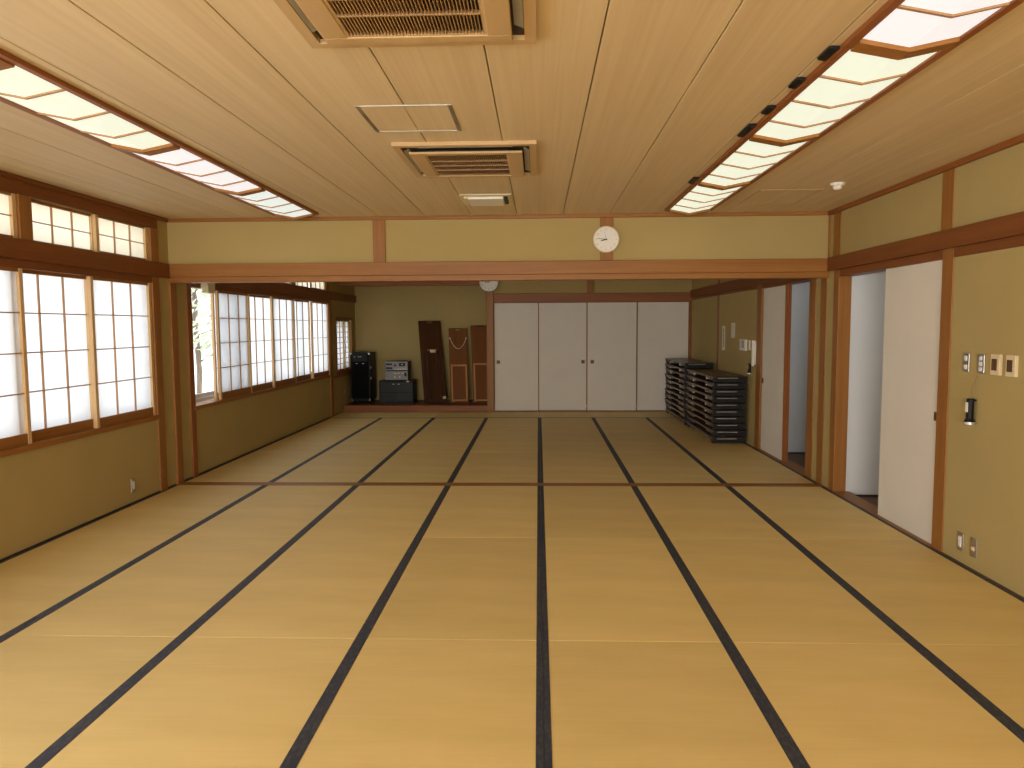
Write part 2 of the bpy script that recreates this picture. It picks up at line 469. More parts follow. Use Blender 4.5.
# closet wall
trim('round edged post between alcove and closets', M['woodz'], (-.945, -.815, YE - .03, YE + .12, 0, CZ), bevel=.01)
trim('wooden head rail over the white closet doors', M['redx'], (-.815, RW, YE - .03, YE + .12, 1.995, 2.155))
trim('short upright above the white closet doors', M['woodz'], (.877, 1.003, YE - .005, YE + .1, 2.155, CZ))
trim('thin sill under the white closet doors', M['woodx'], (-.868, RW, YE - .01, YE + .14, -.05, .012))
trim('corner post at the right end of the closets', M['redz'], (2.722, RW, YE - .005, YE + .1, .012, 1.995))
trim('red brown front board of the raised alcove floor', M['redx'], (LW + .035, -.945, YE - .01, YE + .10, 0, .12), bevel=.008)
struct('floor_alcove', 'dark polished board floor of the raised alcove', 'floor', M['corr_floor'], (LW, -.865, YE + .10, YT, -.05, .118))
trim('red brown drop beam over the alcove opening', M['redx'], (LW, -.945, YE - .01, YE + .10, 2.31, 2.41))

# ------------------------------------------------------------------ windows
def win(n, label, parts):
    r = thing('window_%d' % n, label, 'window', parts[0][2], kind='structure')
    c = Vector(parts[0][2])
    for nm, bl, _, m in parts:
        obj(nm, boxm(*[(a - c.x, b - c.x, d - c.y, e - c.y, f - c.z, g - c.z) for a, b, d, e, f, g in bl]), m, r)
    return r

def alu_window(n, label, y0, y1, z0, z1, npan):
    x = OUT + .05
    fr = [(x - .03, x + .03, y0, y1, z0, z0 + .035), (x - .03, x + .03, y0, y1, z1 - .03, z1), (x - .03, x + .03, y0, y0 + .03, z0 + .035, z1 - .03), (x - .03, x + .03, y1 - .03, y1, z0 + .035, z1 - .03)]
    r = win(n, label, [('window_frame', fr, (x, (y0 + y1) / 2, z0), M['alu'])])
    w = (y1 - y0 - .06) / npan
    for i in range(npan):
        a = y0 + .03 + i * w - .015; b = a + w + .03
        xx = x - .012 + (.024 if i % 2 else 0) - x
        c = (y0 + y1) / 2
        s = [(xx - .01, xx + .01, a - c, a - c + .05, .035, z1 - z0 - .03), (xx - .01, xx + .01, b - c - .05, b - c, .035, z1 - z0 - .03),
             (xx - .01, xx + .01, a - c + .05, b - c - .05, .035, .085), (xx - .01, xx + .01, a - c + .05, b - c - .05, z1 - z0 - .07, z1 - z0 - .03)]
        sa = obj('sash', boxm(*s), M['alu'], r)
        bm = bmesh.new()
        bm.faces.new([bm.verts.new(p) for p in ((xx, a - c + .05, .085), (xx, b - c - .05, .085), (xx, b - c - .05, z1 - z0 - .07), (xx, a - c + .05, z1 - z0 - .07))])
        obj('pane', bm, M['glass'], sa)
    return r
alu_window(1, 'outer aluminium window behind the near paper screens', WY0, WY1, .742, 2.14, 4)
alu_window(2, 'outer aluminium window behind the far paper screens', FY0, FY1, .742, 2.14, 4)
alu_window(3, 'outer aluminium window behind the small alcove screens', SY0, SY1, .765, 1.70, 2)
alu_window(4, 'unseen aluminium window added beside the viewer', -2.2, 2.4, .742, 1.985, 4)  # added out of view to let more light onto the near mats
# lining boards so that the wall thickness reads at the windows
trim('window ledge boards between near screens and glass', M['paley'], (OUT + .08, LW - .088, WY0, WY1, .70, .744), bevel=0)
trim('window ledge boards between far screens and glass', M['paley'], (OUT + .08, LW - .088, FY0, FY1, .70, .744), bevel=0)
trim('frame of the small alcove window', M['redz'], (LW - .06, LW + .012, SY0 - .06, SY0, .70, 1.75), (LW - .06, LW + .012, SY1, SY1 + .06, .70, 1.75),
     (LW - .06, LW + .012, SY0, SY1, 1.70, 1.75), (LW - .06, LW + .012, SY0, SY1, .70, .765))

# ------------------------------------------------------------------ shoji (sliding paper screens)
def shoji_proto(label, group, w, h, cols, rows, stile, top, bot, bar=.009, paper='paper'):
    """local: x thickness (room side +), y width centred, z up from the sill"""
    r = thing('shoji_screen', label, 'paper screen', group=group)
    t = .015
    for s in (-1, 1):
        a, b = sorted((s * w / 2, s * (w / 2 - stile)))
        obj('stile', boxm((-t, t, a, b, 0, h)), M['palez'], r, bevel=.002)
    obj('top_rail', boxm((-t + .002, t - .004, -w / 2 + stile, w / 2 - stile, h - top, h)), M['woody'], r)
    obj('bottom_rail', boxm((-t + .002, t - .004, -w / 2 + stile, w / 2 - stile, 0, bot)), M['woody'], r)
    y0, y1, z0, z1 = -w / 2 + stile, w / 2 - stile, bot, h - top
    bars = []
    for i in range(1, cols):
        y = y0 + (y1 - y0) * i / cols
        bars.append((-.006, .008, y - bar / 2, y + bar / 2, z0, z1))
    for i in range(1, rows):
        z = z0 + (z1 - z0) * i / rows
        bars.append((-.006, .006, y0, y1, z - bar / 2, z + bar / 2))
    obj('lattice', boxm(*bars), M['latt'], r)
    bm = bmesh.new()
    bm.faces.new([bm.verts.new(p) for p in ((-.008, y0, z0), (-.008, y1, z0), (-.008, y1, z1), (-.008, y0, z1))])
    obj('paper', bm, M[paper], r)
    return r
FT, RT = LW - .016, LW - .052    # front and rear track centres
G1 = 'paper screens of the near window'
p = shoji_proto('white paper screen of the near window beside its end post', G1, .925, 1.248, 3, 4, .037, .03, .078)
p.location = (FT, 6.32, .742)
dup(p, (RT, 5.44, .742), 'white paper screen of the near window, second from the end post')
dup(p, (FT, 4.613, .742), 'white paper screen of the near window, third from the end post')
dup(p, (RT, 3.68, .742), 'white paper screen of the near window, fourth from the end post')
G2 = 'paper screens of the far window'
far = [(RT, 8.638, 'white paper screen slid back behind another beside the open gap'),
       (FT, 8.675, 'greyish paper screen doubled over another beside the open gap'),
       (RT, 9.575, 'white paper screen of the far window, first past the greyish doubled screen'),
       (FT, 10.38, 'white paper screen of the far window, second past the greyish doubled screen'),
       (RT, 11.22, 'white paper screen of the far window, second from the alcove post'),
       (FT, 12.14, 'white paper screen of the far window, beside the alcove post')]
for x, y, lb in far:
    q = dup(p, (x, y, .742), lb); q['group'] = G2
G3 = 'near transom paper lights'
t1 = shoji_proto('small paper transom light beside the end of the near wall', G3, .80, .31, 3, 2, .04, .018, .018, .007, 'paper_cream')
t1.location = (FT, 6.37, 2.187)
dup(t1, (RT, 5.612, 2.187), 'small paper transom light, nearer of the pair beyond the short upper post')
dup(t1, (FT, 4.65, 2.187), 'small paper transom light on the camera side of the short upper post')
dup(t1, (RT, 3.85, 2.187), 'small paper transom light at the near end of the wall')
G4 = 'far transom paper lights'
for i, (c, lb) in enumerate(((12.07, 'far transom paper light closest to the alcove'), (11.26, 'far transom paper light second from the alcove'),
                             (10.35, 'far transom paper light third from the alcove'), (9.55, 'far transom paper light fourth from the alcove'),
                             (8.63, 'far transom paper light fifth from the alcove'), (7.97, 'far transom paper light just past the divide'))):
    q = dup(t1, (FT if i % 2 == 0 else RT, c, 2.187), lb); q['group'] = G4
G5 = 'small screens of the alcove window'
s1 = shoji_proto('small fine latticed paper screen left of the alcove window middle', G5, .56, .935, 2, 9, .05, .03, .03, .011)
s1.location = (LW - .012, 13.325, .765)
dup(s1, (LW - .046, 13.835, .765), 'small fine latticed paper screen beside the black cabinet')

# ------------------------------------------------------------------ tatami
def mat_proto(label, w, l, group):
    r = thing('tatami_mat', label, 'tatami mat', group=group)
    bm = bmesh.new()
    box(bm, -w / 2 + .0006, w / 2 - .0006, -l / 2 + .0008, l / 2 - .0008, -.055, 0)
    o = obj('rush_body', bm, M['tatami'], r)
    md = o.modifiers.new('edge', 'BEVEL'); md.width = .0035; md.segments = 2; md.limit_method = 'ANGLE'
    for s in (-1, 1):
        a, b = sorted((s * (w / 2 - .0005), s * (w / 2 - .030)))
        obj('cloth_border', boxm((a, b, -l / 2 + .001, l / 2 - .001, -.02, .0016)), M['heri'], r)
    return r
near_rows = [(1.745, 3.54, 'row closest to the camera'), (3.54, 5.315, 'middle row of the near room'), (5.315, TH0, 'row just before the threshold rail')]
far_rows = [(TH1, 8.968, 'row just past the threshold rail'), (8.968, 10.716, 'middle row of the far room'), (10.716, 12.462, 'row before the crosswise mats')]
protos = {}
for (y0, y1, rn) in near_rows + far_rows:
    L = y1 - y0
    g = 'straw mats of the near room' if y1 <= TH0 else 'straw mats of the far room'
    base = None
    for k in range(7):
        cx = X0 + (k - 4) * W + W / 2
        lb = 'straw tatami mat, %s from the window wall in the %s' % (ORD[k + 1], rn)
        if base is None:
            base = mat_proto(lb, W, L, g); base.location = (cx, (y0 + y1) / 2, 0)
        else:
            dup(base, (cx, (y0 + y1) / 2, 0), lb)
xl = X0 - 4 * W
g = 'crosswise mats in front of the closets'
cw = mat_proto('crosswise straw mat before the alcove cabinet, nearest the window wall', .884, 1.818, g)
cw.rotation_euler = (0, 0, PI / 2); cw.location = (xl + .91, 12.905, 0)
dup(cw, (xl + 2.73, 12.905, 0), 'crosswise straw mat before the leaning wooden tables')
dup(cw, (xl + 4.55, 12.905, 0), 'crosswise straw mat before the middle closet doors')
hf = mat_proto('half length crosswise straw mat beneath the far end of the stacked tables', .884, .908, g)
hf.rotation_euler = (0, 0, PI / 2); hf.location = (xl + 5.915, 12.905, 0)

# ------------------------------------------------------------------ sliding doors
def slide_door(name, label, w, h, t, group, axis, pulls, loc, edge='redz'):
    """axis 'y': door lies in the y-z plane and faces -x ; 'x': lies in x-z and faces -y ; local u centred"""
    r = thing(name, label, 'sliding door', loc, (0, 0, 0) if axis == 'x' else (0, 0, PI / 2), group, 'thing')
    # local: u = x, facing -y for axis x.  For axis y (rotated 90 deg): local x -> world y, local y -> world -x, so facing +local y
    f = -1 if axis == 'x' else 1
    e = .009
    obj('door_panel', boxm((-w / 2 + e, w / 2 - e, -t / 2, t / 2, e, h - e)), M['fusuma'], r)
    for s in (-1, 1):
        a, b = sorted((s * w / 2, s * (w / 2 - e)))
        obj('edge_strip', boxm((a, b, -t / 2 - .001, t / 2 + .001, 0, h)), M[edge], r)
    obj('edge_rail', boxm((-w / 2 + e, w / 2 - e, -t / 2 - .001, t / 2 + .001, 0, e)), M[edge], r)
    obj('edge_rail', boxm((-w / 2 + e, w / 2 - e, -t / 2 - .001, t / 2 + .001, h - e, h)), M[edge], r)
    for u, z in pulls:
        y = f * t / 2
        ym = sorted((y - f * .002, y + f * .005)); yi = sorted((y + f * .0045, y + f * .0065))
        q = obj('finger_pull', boxm((u - .032, u + .032, *ym, z - .032, z + .032)), M['brass'], r, bevel=.003)
        obj('pull_recess', boxm((u - .02, u + .02, *yi, z - .02, z + .02)), M['recess'], q)
    return r
GD = 'white closet doors'
H = 1.98
slide_door('sliding_door', 'white closet door beside the alcove post', .81, H, .022, GD, 'x', [(-.33, .9)], (-.405, YE + .028, .013))
slide_door('sliding_door', 'white closet door, second from the alcove post, pull at right edge', .88, H, .022, GD, 'x', [(.37, .9)], (.44, YE + .055, .013))
slide_door('sliding_door', 'white closet door, third from the alcove post, pull at left edge', .90, H, .022, GD, 'x', [(-.355, .9)], (1.332, YE + .028, .013))
slide_door('sliding_door', 'white closet door partly hidden by the stacked tables', .93, H, .022, GD, 'x', [], (2.255, YE + .055, .013))
GR = 'white doors of the right wall'
slide_door('sliding_door', 'white sliding door beside the wall switches', .87, 1.995, .03, GR, 'y', [(-.39, .91)], (RW + .035, NA + .435, .005), 'fusuma')
slide_door('sliding_door', 'white sliding door hidden behind the near right one', .87, 1.995, .03, GR, 'y', [], (RW + .085, NA + .425, .005), 'fusuma')
slide_door('sliding_door', 'white sliding door past the beam beside the wall phone', .82, 2.01, .03, GR, 'y', [(.365, .87)], (RW + .03, FB - .411, .005))
slide_door('sliding_door', 'reddish edged sliding door stacked behind the far right one', .83, 2.01, .03, GR, 'y', [], (RW + .062, FB - .416, .005))

# ------------------------------------------------------------------ ceiling lights
def light_module(label, group, L, mat):
    r = thing('ceiling_light', label, 'ceiling light', group=group)
    w, fr, dz = .43, .035, .036
    # frame sides
    for s in (-1, 1):
        a, b = sorted((s * w / 2, s * (w / 2 - fr)))
        obj('side_rail', boxm((a, b, -L / 2, L / 2, -.022, 0)), M['redy'], r, bevel=.003)
    h = w / 2 - fr
    # translucent V-shaped diffuser
    bm = bmesh.new()
    A = [(-h, -.012), (0, -.012 - dz), (h, -.012), (h, -.008), (0, -.008 - dz), (-h, -.008)]
    prism(bm, A, -L / 2 + .002, L / 2 - .002)
    obj('diffuser', bm, mat, r)
    for k, (y, t) in enumerate(((-L / 4, .007), (0, .007), (L / 4, .007), (L / 2 - .03, .03), (-L / 2 + .012, .012))):
        bm = bmesh.new()
        d = .018 if t > .01 else .009
        prism(bm, [(-h, -.011), (0, -.011 - dz), (h, -.011), (h, -.011 - d), (0, -.011 - dz - d), (-h, -.011 - d)], y - t, y + t)
        obj('rib' if t < .01 else 'end_rail', bm, M['woodx'] if t > .01 else M['latt'], r)
    return r
GL, GRR = 'ceiling lights along the window side', 'ceiling lights along the door side'
mods = [(1.54, 2.90), (2.90, 4.25), (4.25, 5.58), (5.58, 6.85)]
nm = ['closest to the camera', 'second from the camera', 'third from the camera', 'nearest the beam']
for x, g, side, mats in ((-2.255, GL, 'window', ('white', 'green', 'white', 'blue')), (1.37, GRR, 'door', ('white', 'green', 'green', 'green'))):
    for (y0, y1), n_, mm in zip(mods, nm, mats):
        r = light_module('added unseen ribbed ceiling light on the %s side, %s' % (side, n_), g, y1 - y0, M['lamp_' + mm])
        r.location = (x, (y0 + y1) / 2, CZ)
    # two further unseen fittings per run, added to light the foreground
    for (y0, y1), n_ in (((.20, 1.54), 'just above the camera'), ((-1.14, .20), 'behind the camera')):
        r = light_module('added unseen ribbed ceiling light on the %s side, %s' % (side, n_), g, y1 - y0, M['lamp_white'])
        r.location = (x, (y0 + y1) / 2, CZ)
# black pads stuck along the edge of the door-side lights
pads = [(3.0, .13, 'first from the camera'), (3.35, .12, 'second from the camera'), (3.75, .12, 'third from the camera'), (4.13, .24, 'longest one'), (5.50, .2, 'closest to the beam')]
for y, l, n_ in pads:
    bm = bmesh.new()
    prism(bm, [(-.032, 0), (.008, 0), (.008, -.012), (-.004, -.016), (-.03, -.01)], -l / 2, l / 2)
    o = obj('clip_pad', bm, M['black'], bevel=.004, loc=(1.37 - .215 - .008, y, CZ - .001))
    tag(o, 'black pad on the edge of the door side ceiling lights, ' + n_, 'clip', 'black pads on the ceiling light edge')

# ------------------------------------------------------------------ ceiling air conditioners
def ac_unit(label):
    r = thing('ceiling_air_conditioner', label, 'air conditioner', group='ceiling air conditioners')
    wx, wy = .42, .45
    z = -.022
    # outer frame ring
    def ring(o1x, o1y, i1x, i1y, z0, z1):
        return boxm((-o1x, o1x, -o1y, -i1y, z0, z1), (-o1x, o1x, i1y, o1y, z0, z1), (-o1x, -i1x, -i1y, i1y, z0, z1), (i1x, o1x, -i1y, i1y, z0, z1))
    obj('outer_frame', ring(wx, wy, .378, .408, z, 0), M['ac'], r)
    obj('cavity', boxm((-.377, .377, -.407, .407, -.004, 0)), M['ac_dark'], r)
    # slot liner corners + flaps
    for s in (-1, 1):
        bm = bmesh.new()
        prism(bm, [(s * .376, -.02), (s * .371, -.016), (s * .342, -.006), (s * .346, -.003)], -.31, .31)
        obj('flap', bm, M['flap'], r)
        bm = boxm((-.28, .28, *sorted((s * .372, s * .366)), -.016, -.005))
        obj('flap', bm, M['flap'], r)
    # dropped inner panel
    pz0, pz1 = -.046, -.006
    obj('inner_panel', ring(.335, .352, .248, .300, pz0, pz0 + .014), M['ac'], r, bevel=.004)
    bm = ring(.25, .302, .238, .29, pz0 + .004, pz0 + .018)
    g = obj('intake_grille', bm, M['ac'], r)
    fins = []
    n = 40
    for i in range(n + 1):
        x = -.238 + .476 * i / n
        fins.append((x - .0018, x + .0018, -.29, .29, -.042, -.026))
    obj('fin', boxm(*fins), M['ac_fin'], g)['kind'] = 'stuff'
    for y in (-.126, 0, .126):
        obj('crossbar', boxm((-.238, .238, y - .004, y + .004, -.044, -.03)), M['ac_fin'], g)
    obj('filter', boxm((-.248, .248, -.298, .298, -.02, -.012)), M['ac_dark'], r)
    return r
ac = ac_unit('wood coloured ceiling air conditioner closest to the camera, cut by the frame')
ac.location = (-.425, 2.36, CZ)
dup(ac, (-.428, 4.755, CZ), 'wood coloured ceiling air conditioner between the hatch and the cream fitting')

# hatches
def hatch(label, x0, x1, y0, y1, m_fr):
    r = thing('ceiling_hatch', label, 'ceiling hatch', ((x0 + x1) / 2, (y0 + y1) / 2, CZ), group='ceiling hatches')
    a, b = (x1 - x0) / 2, (y1 - y0) / 2
    f = .02
    for s in (-1, 1):
        obj('frame_strip', boxm((*sorted((s * a, s * (a - f))), -b, b, -.004, .002)), m_fr, r)
        obj('frame_strip', boxm((-a + f, a - f, *sorted((s * b, s * (b - f * .6))), -.004, .002)), M['alu'] if m_fr == M['steel'] else m_fr, r)
    obj('hatch_panel', boxm((-a + f, -.004, -b + f * .6, b - f * .6, -.002, .002), (.004, a - f, -b + f * .6, b - f * .6, -.002, .002)), M['ceil'], r)
    return r
hatch('square metal framed ceiling hatch between the two air conditioners', -.883, -.415, 3.60, 4.07, M['steel'])
hatch('faint wood framed ceiling hatch on the door side near the beam', 1.75, 2.25, 5.95, 6.62, M['ac'])

# cream ceiling fitting
r = thing('ceiling_fitting', 'small cream ceiling fitting with a pale drop panel near the beam', 'ceiling fitting', (-.428, 6.22, CZ))
obj('base_plate', boxm((-.213, .213, -.24, .24, -.01, 0)), M['cream'], r, bevel=.004)
obj('drop_panel', boxm((-.145, .145, -.19, .15, -.034, -.012)), M['white'], r, bevel=.004)
obj('side_bracket', boxm((-.178, -.15, -.17, .13, -.024, -.008)), M['cream'], r)
obj('side_bracket', boxm((.15, .178, -.17, .13, -.024, -.008)), M['black'], r)

# smoke detector
r = thing('smoke_detector', 'small round white smoke detector on the ceiling', 'smoke detector', (2.262, 5.72, CZ))
bm = bmesh.new(); lathe(bm, [(0, 0), (.052, 0), (.052, -.014), (.046, -.02), (0, -.02)], (0, 0, 1)); obj('mounting_base', bm, M['white'], r, smooth=False)
bm = bmesh.new(); lathe(bm, [(0, -.02), (.034, -.02), (.034, -.034), (.028, -.045), (.012, -.05), (0, -.05)], (0, 0, 1)); obj('sensor_head', bm, M['white'], r)

# ------------------------------------------------------------------ clocks
def text_mesh(s, size):
    cu = bpy.data.curves.new('numeral', 'FONT'); cu.body = s; cu.size = size; cu.align_x = 'CENTER'; cu.align_y = 'CENTER'; cu.extrude = .0004
    t = bpy.data.objects.new('numeral', cu); col.objects.link(t)
    dg = bpy.context.evaluated_depsgraph_get()
    me = bpy.data.meshes.new_from_object(t.evaluated_get(dg))
    bpy.data.objects.remove(t); bpy.data.curves.remove(cu)
    return me

def clock(label, loc, R, rim_m, num_m, hour, minute, second):
    r = thing('wall_clock', label, 'clock', loc, (PI / 2, 0, 0))     # local x right, y up, z towards the room
    bm = bmesh.new()
    lathe(bm, [(0, 0), (R * .97, 0), (R, .01), (R, .028), (R * .985, .036), (R * .95, .038), (R * .92, .034), (R * .91, .026)], (0, 0, 1), 64)
    obj('rim', bm, rim_m, r, smooth=True)
    bm = bmesh.new(); lathe(bm, [(0, .0), (R * .93, 0), (R * .93, .026), (0, .026)], (0, 0, 1), 64)
    f = obj('dial', bm, M['white'], r)
    for i in range(1, 13):
        me = text_mesh(str(i), R * .2); me.materials.append(num_m)
        a = PI / 2 - i * PI / 6
        o = bpy.data.objects.new('numeral', me); col.objects.link(o); o.parent = f
        o.location = (math.cos(a) * R * .74, math.sin(a) * R * .74, .0265)
    def hand(nm, ang, l, w, z):
        a = PI / 2 - ang
        bm = bmesh.new()
        d = Vector((math.cos(a), math.sin(a), 0)); s = Vector((-d.y, d.x, 0))
        pts = [d * (-l * .15) - s * w, d * (-l * .15) + s * w, d * l + s * w * .6, d * l - s * w * .6]
        lo = [bm.verts.new(q + Vector((0, 0, z))) for q in pts]; hi = [bm.verts.new(q + Vector((0, 0, z + .0015))) for q in pts]
        bm.faces.new(lo[::-1]); bm.faces.new(hi)
        for i in range(4): bm.faces.new((lo[i], lo[(i + 1) % 4], hi[(i + 1) % 4], hi[i]))
        obj(nm, bm, M['ink'], r)
    hand('hour_hand', 2 * PI * (hour + minute / 60) / 12, R * .42, R * .045, .028)
    hand('minute_hand', 2 * PI * minute / 60, R * .68, R * .022, .030)
    hand('second_hand', 2 * PI * second / 60, R * .6, R * .008, .032)
    return r
M['grey_ink'] = plain('grey numeral ink', (.42, .41, .39), .7)
clock('round white wall clock on the upright above the beam', (.646, 7.114, 2.382), .127, M['ivory'], M['grey_ink'], 7.72, 46, 58)
clock('round clock half hidden by the beam above the alcove post', (-.892, YE - .035, 2.366), .172, M['white'], M['ink'], 8, 46, 58)

# ------------------------------------------------------------------ wall plates on the right wall (local: y along wall, z up, -x into the room)
def plate(name, label, cat, y, z, w, h, m, inner, group=None, x=RW, d=-1, t=.008):
    r = thing(name, label, cat, (x, y, z), group=group)
    X = lambda a, b: tuple(sorted((d * a, d * b)))
    obj('cover_plate', boxm((*X(0, t), -w / 2, w / 2, -h / 2, h / 2)), m, r, bevel=.002)
    for nm, yy, zz, ww, hh, mm, tt in inner:
        obj(nm, boxm((*X(t - .001, t + tt), yy - ww / 2, yy + ww / 2, zz - hh / 2, zz + hh / 2)), mm, r, bevel=.001)
    return r
GS = 'switch plates above the hanging torch'
plate('light_switch', 'steel switch plate with two white rockers beside the door post', 'switch', 4.815, 1.312, .07, .12, M['steel'],
      [('rocker', 0, .028, .028, .03, M['white'], .004), ('rocker', 0, -.028, .028, .03, M['white'], .004)], GS, t=.012)
plate('light_switch', 'steel switch plate with three white rockers', 'switch', 4.655, 1.312, .07, .12, M['steel'],
      [('rocker', 0, .034, .028, .024, M['white'], .004), ('rocker', 0, 0, .028, .024, M['white'], .004), ('rocker', 0, -.034, .028, .024, M['white'], .004)], GS, t=.012)
for y, lb in ((4.5, 'ivory wall controller with dark window beside the steel plates'), (4.355, 'ivory wall controller with dark window farthest from the door post')):
    plate('wall_controller', lb, 'controller', y, 1.314, .085, .125, M['ivory'],
          [('display', .006, .0, .05, .07, M['recess'], .002), ('button', -.03, -.02, .008, .012, M['cream'], .003)], 'ivory controllers above the torch', t=.02)
plate('wall_outlet', 'metal floor level outlet with white socket beside the door post', 'outlet', 4.80, .142, .07, .12, M['steel'],
      [('socket', 0, 0, .03, .07, M['white'], .003)], 'outlets low on the near right wall')
plate('wall_outlet', 'metal floor level outlet with a round aerial socket', 'outlet', 4.655, .142, .07, .12, M['steel'],
      [('socket', 0, -.005, .024, .024, M['ivory'], .006)], 'outlets low on the near right wall')
plate('wall_outlet', 'metal outlet low on the wall under the near paper window', 'outlet', 6.33, .165, .07, .12, M['steel'],
      [('socket', 0, 0, .03, .07, M['white'], .003)], x=LW, d=1)
plate('wall_outlet', 'small outlet on the alcove side wall behind black cabinet', 'outlet', 13.5, .36, .05, .10, M['ac_fin'],
      [('socket', 0, 0, .03, .07, M['flap'], .003)], x=LW, d=1)
# hanging torches
def torch(label, y, ztop, zb, zbot, x=RW, m_lab='white'):
    r = thing('flashlight', label, 'flashlight', (x - .035, y, zbot), group='torches hung on the right wall')
    h = zb - zbot
    bm = bmesh.new(); lathe(bm, [(0, h * .22), (.021, h * .22), (.022, h * .95), (.018, h), (0, h)], (0, 0, 1), 24); obj('barrel', bm, M['black'], r, smooth=False)
    bm = bmesh.new(); lathe(bm, [(0, 0.012), (.032, .012), (.032, h * .14), (.022, h * .24), (0, h * .24)], (0, 0, 1), 24); obj('lamp_head', bm, M['black'], r)
    bm = bmesh.new(); lathe(bm, [(0, 0), (.026, .002), (.033, .008), (.033, .022), (0, .022)], (0, 0, 1), 24); obj('lens_ring', bm, M['alu'], r)
    obj('label_sticker', boxm((-.024, -.0195, -.012, .012, h * .5, h * .86)), M[m_lab], r)
    obj('hanger', boxm((.0, .035, -.006, .006, h * .9, h * .96)), M['black'], r)
    bm = bmesh.new(); tube(bm, [(0, 0, h * .98), (.004, -.004, h + (ztop - zb) * .5), (.03, -.012, ztop - zbot)], .003); obj('wrist_cord', bm, M['twine'], r)
    return r
torch('black torch hanging by a cord below the steel switches', 4.705, 1.235, 1.09, .92)
torch('black and yellow torch hanging below the wall phone', 9.57, 1.145, 1.065, .925, m_lab='yellow')
# far right wall: panel, phone, notices
plate('wall_controller', 'white wall panel with grey display beside the notices', 'controller', 9.96, 1.297, .30, .15, M['white'],
      [('display', -.02, .01, .1, .1, M['flap'], .003), ('button_column', .1, 0, .03, .1, M['cream'], .003)], t=.02)
plate('light_switch', 'narrow white switch between wall panel and phone', 'switch', 9.68, 1.30, .06, .13, M['white'], [('rocker', 0, 0, .03, .06, M['cream'], .003)], t=.014)
r = thing('wall_phone', 'white slim wall phone beside the far door post', 'phone', (RW, 9.43, 1.21))
obj('cradle', boxm((-.02, 0, -.03, .03, -.15, .15)), M['white'], r, bevel=.004)
obj('handset', boxm((-.048, -.021, -.024, .024, -.17, .16)), M['white'], r, bevel=.008)
def notice(label, y, z, w, h, vert):
    r = thing('wall_notice', label, 'notice', (RW, y, z), group='paper notices by the wall panel')
    obj('sheet', boxm((-.002, 0, -w / 2, w / 2, -h / 2, h / 2)), M['paperw'], r)
    ln = []
    if vert:
        for k in range(9):
            zz = h / 2 - .05 - k * h * .085
            ln.append((-.003, -.002, -.03, .03, zz - .008, zz + .008))
    else:
        for k in range(6):
            zz = h / 2 - .04 - k * .03
            ln.append((-.003, -.002, -w * .35, w * .3, zz - .003, zz + .003))
    obj('print', boxm(*ln), M['ink'] if vert else M['flap'], r)
notice('tall narrow paper notice with dark writing above tables', 11.05, 1.37, .17, .36, True)
notice('square pale paper notice left of the wall panel', 10.52, 1.49, .20, .21, False)
# cream box above the open window gap
r = thing('wall_box', 'small cream box hung above the open window gap', 'box', (LW + .075, 7.83, 1.935))
obj('case', boxm((-.035, .035, -.085, .085, 0, .11)), M['cream'], r, bevel=.005)
obj('mounting_plate', boxm((-.075, -.04, -.05, .05, .05, .15)), M['cream'], r)

# ------------------------------------------------------------------ stacked folded low tables
def low_table(label, group, L, Wd):
    r = thing('low_table', label, 'low table', group=group)
    P = .089
    obj('tabletop', boxm((-Wd / 2, Wd / 2, -L / 2, L / 2, P - .027, P - .001)), M['table_top'], r, bevel=.003)
    obj('edge_band', boxm((-Wd / 2 - .002, -Wd / 2 + .004, -L / 2, L / 2, P - .028, P - .004)), M['table_edge'], r)
    for s in (-1, 1):
        # end apron under the top
        obj('end_apron', boxm((-Wd / 2 + .01, Wd / 2 - .01, *sorted((s * (L / 2 + .002), s * (L / 2 - .03))), .012, P - .003)), M['blackwood'], r, bevel=.002)
        bm = bmesh.new()
        yb = s * (L / 2 + .006)
        cyl(bm, (-Wd / 2 + .06, yb, .066), (Wd / 2 - .13, yb, .066), .006, n=8)
        obj('pull_bar', bm, M['alu'], r)
        # folded legs lie along the length
        for q in (-1, 1):
            x = q * (Wd / 2 - .03)
            bm = bmesh.new()
            box(bm, x - .014, x + .014, *sorted((s * (L / 2 - .06), s * (L / 2 - .42))), .028, .058)
            obj('leg', bm, M['table_edge'], r, bevel=.003)
            bm = bmesh.new()
            box(bm, x - .019, x + .019, *sorted((s * (L / 2 - .42), s * (L / 2 - .47))), .02, .062)
            obj('leg_foot', bm, M['chrome'], r, bevel=.003)
            bm = bmesh.new()
            box(bm, x - .016, x + .016, *sorted((s * (L / 2 - .035), s * (L / 2 - .10))), .0, .062)
            obj('stacking_block', bm, M['black'], r, bevel=.003)
        bm = bmesh.new(); cyl(bm, (-Wd / 2 + .04, s * (L / 2 - .40), .043), (Wd / 2 - .04, s * (L / 2 - .40), .043), .008, n=8)
        obj('leg_crossbar', bm, M['grey_metal'], r)
    return r
TBX = 2.512
g = 'folded tables in the near stack'
def from_top(i, n):
    k = n - i
    return 'topmost' if k == 1 else 'bottom one' if k == n else ORD[k] + ' from the top'
base = low_table('x', g, 1.72, .45)
for i in range(10):
    lb = 'dark folded low table in the near shorter stack, ' + from_top(i, 10)
    loc = (TBX + random.uniform(-.012, .012), 9.675 + .86 + random.uniform(-.012, .012), .002 + i * .089)
    if i == 0: base.location = loc; base['label'] = lb
    else: dup(base, loc, lb)
for i in range(11):
    lb = 'dark folded low table in the taller stack against the closet, ' + from_top(i, 11)
    q = dup(base, (TBX - .02 + random.uniform(-.012, .012), 11.46 + .86 + random.uniform(-.012, .012), .002 + i * .089), lb)
    q['group'] = 'folded tables in the far stack'

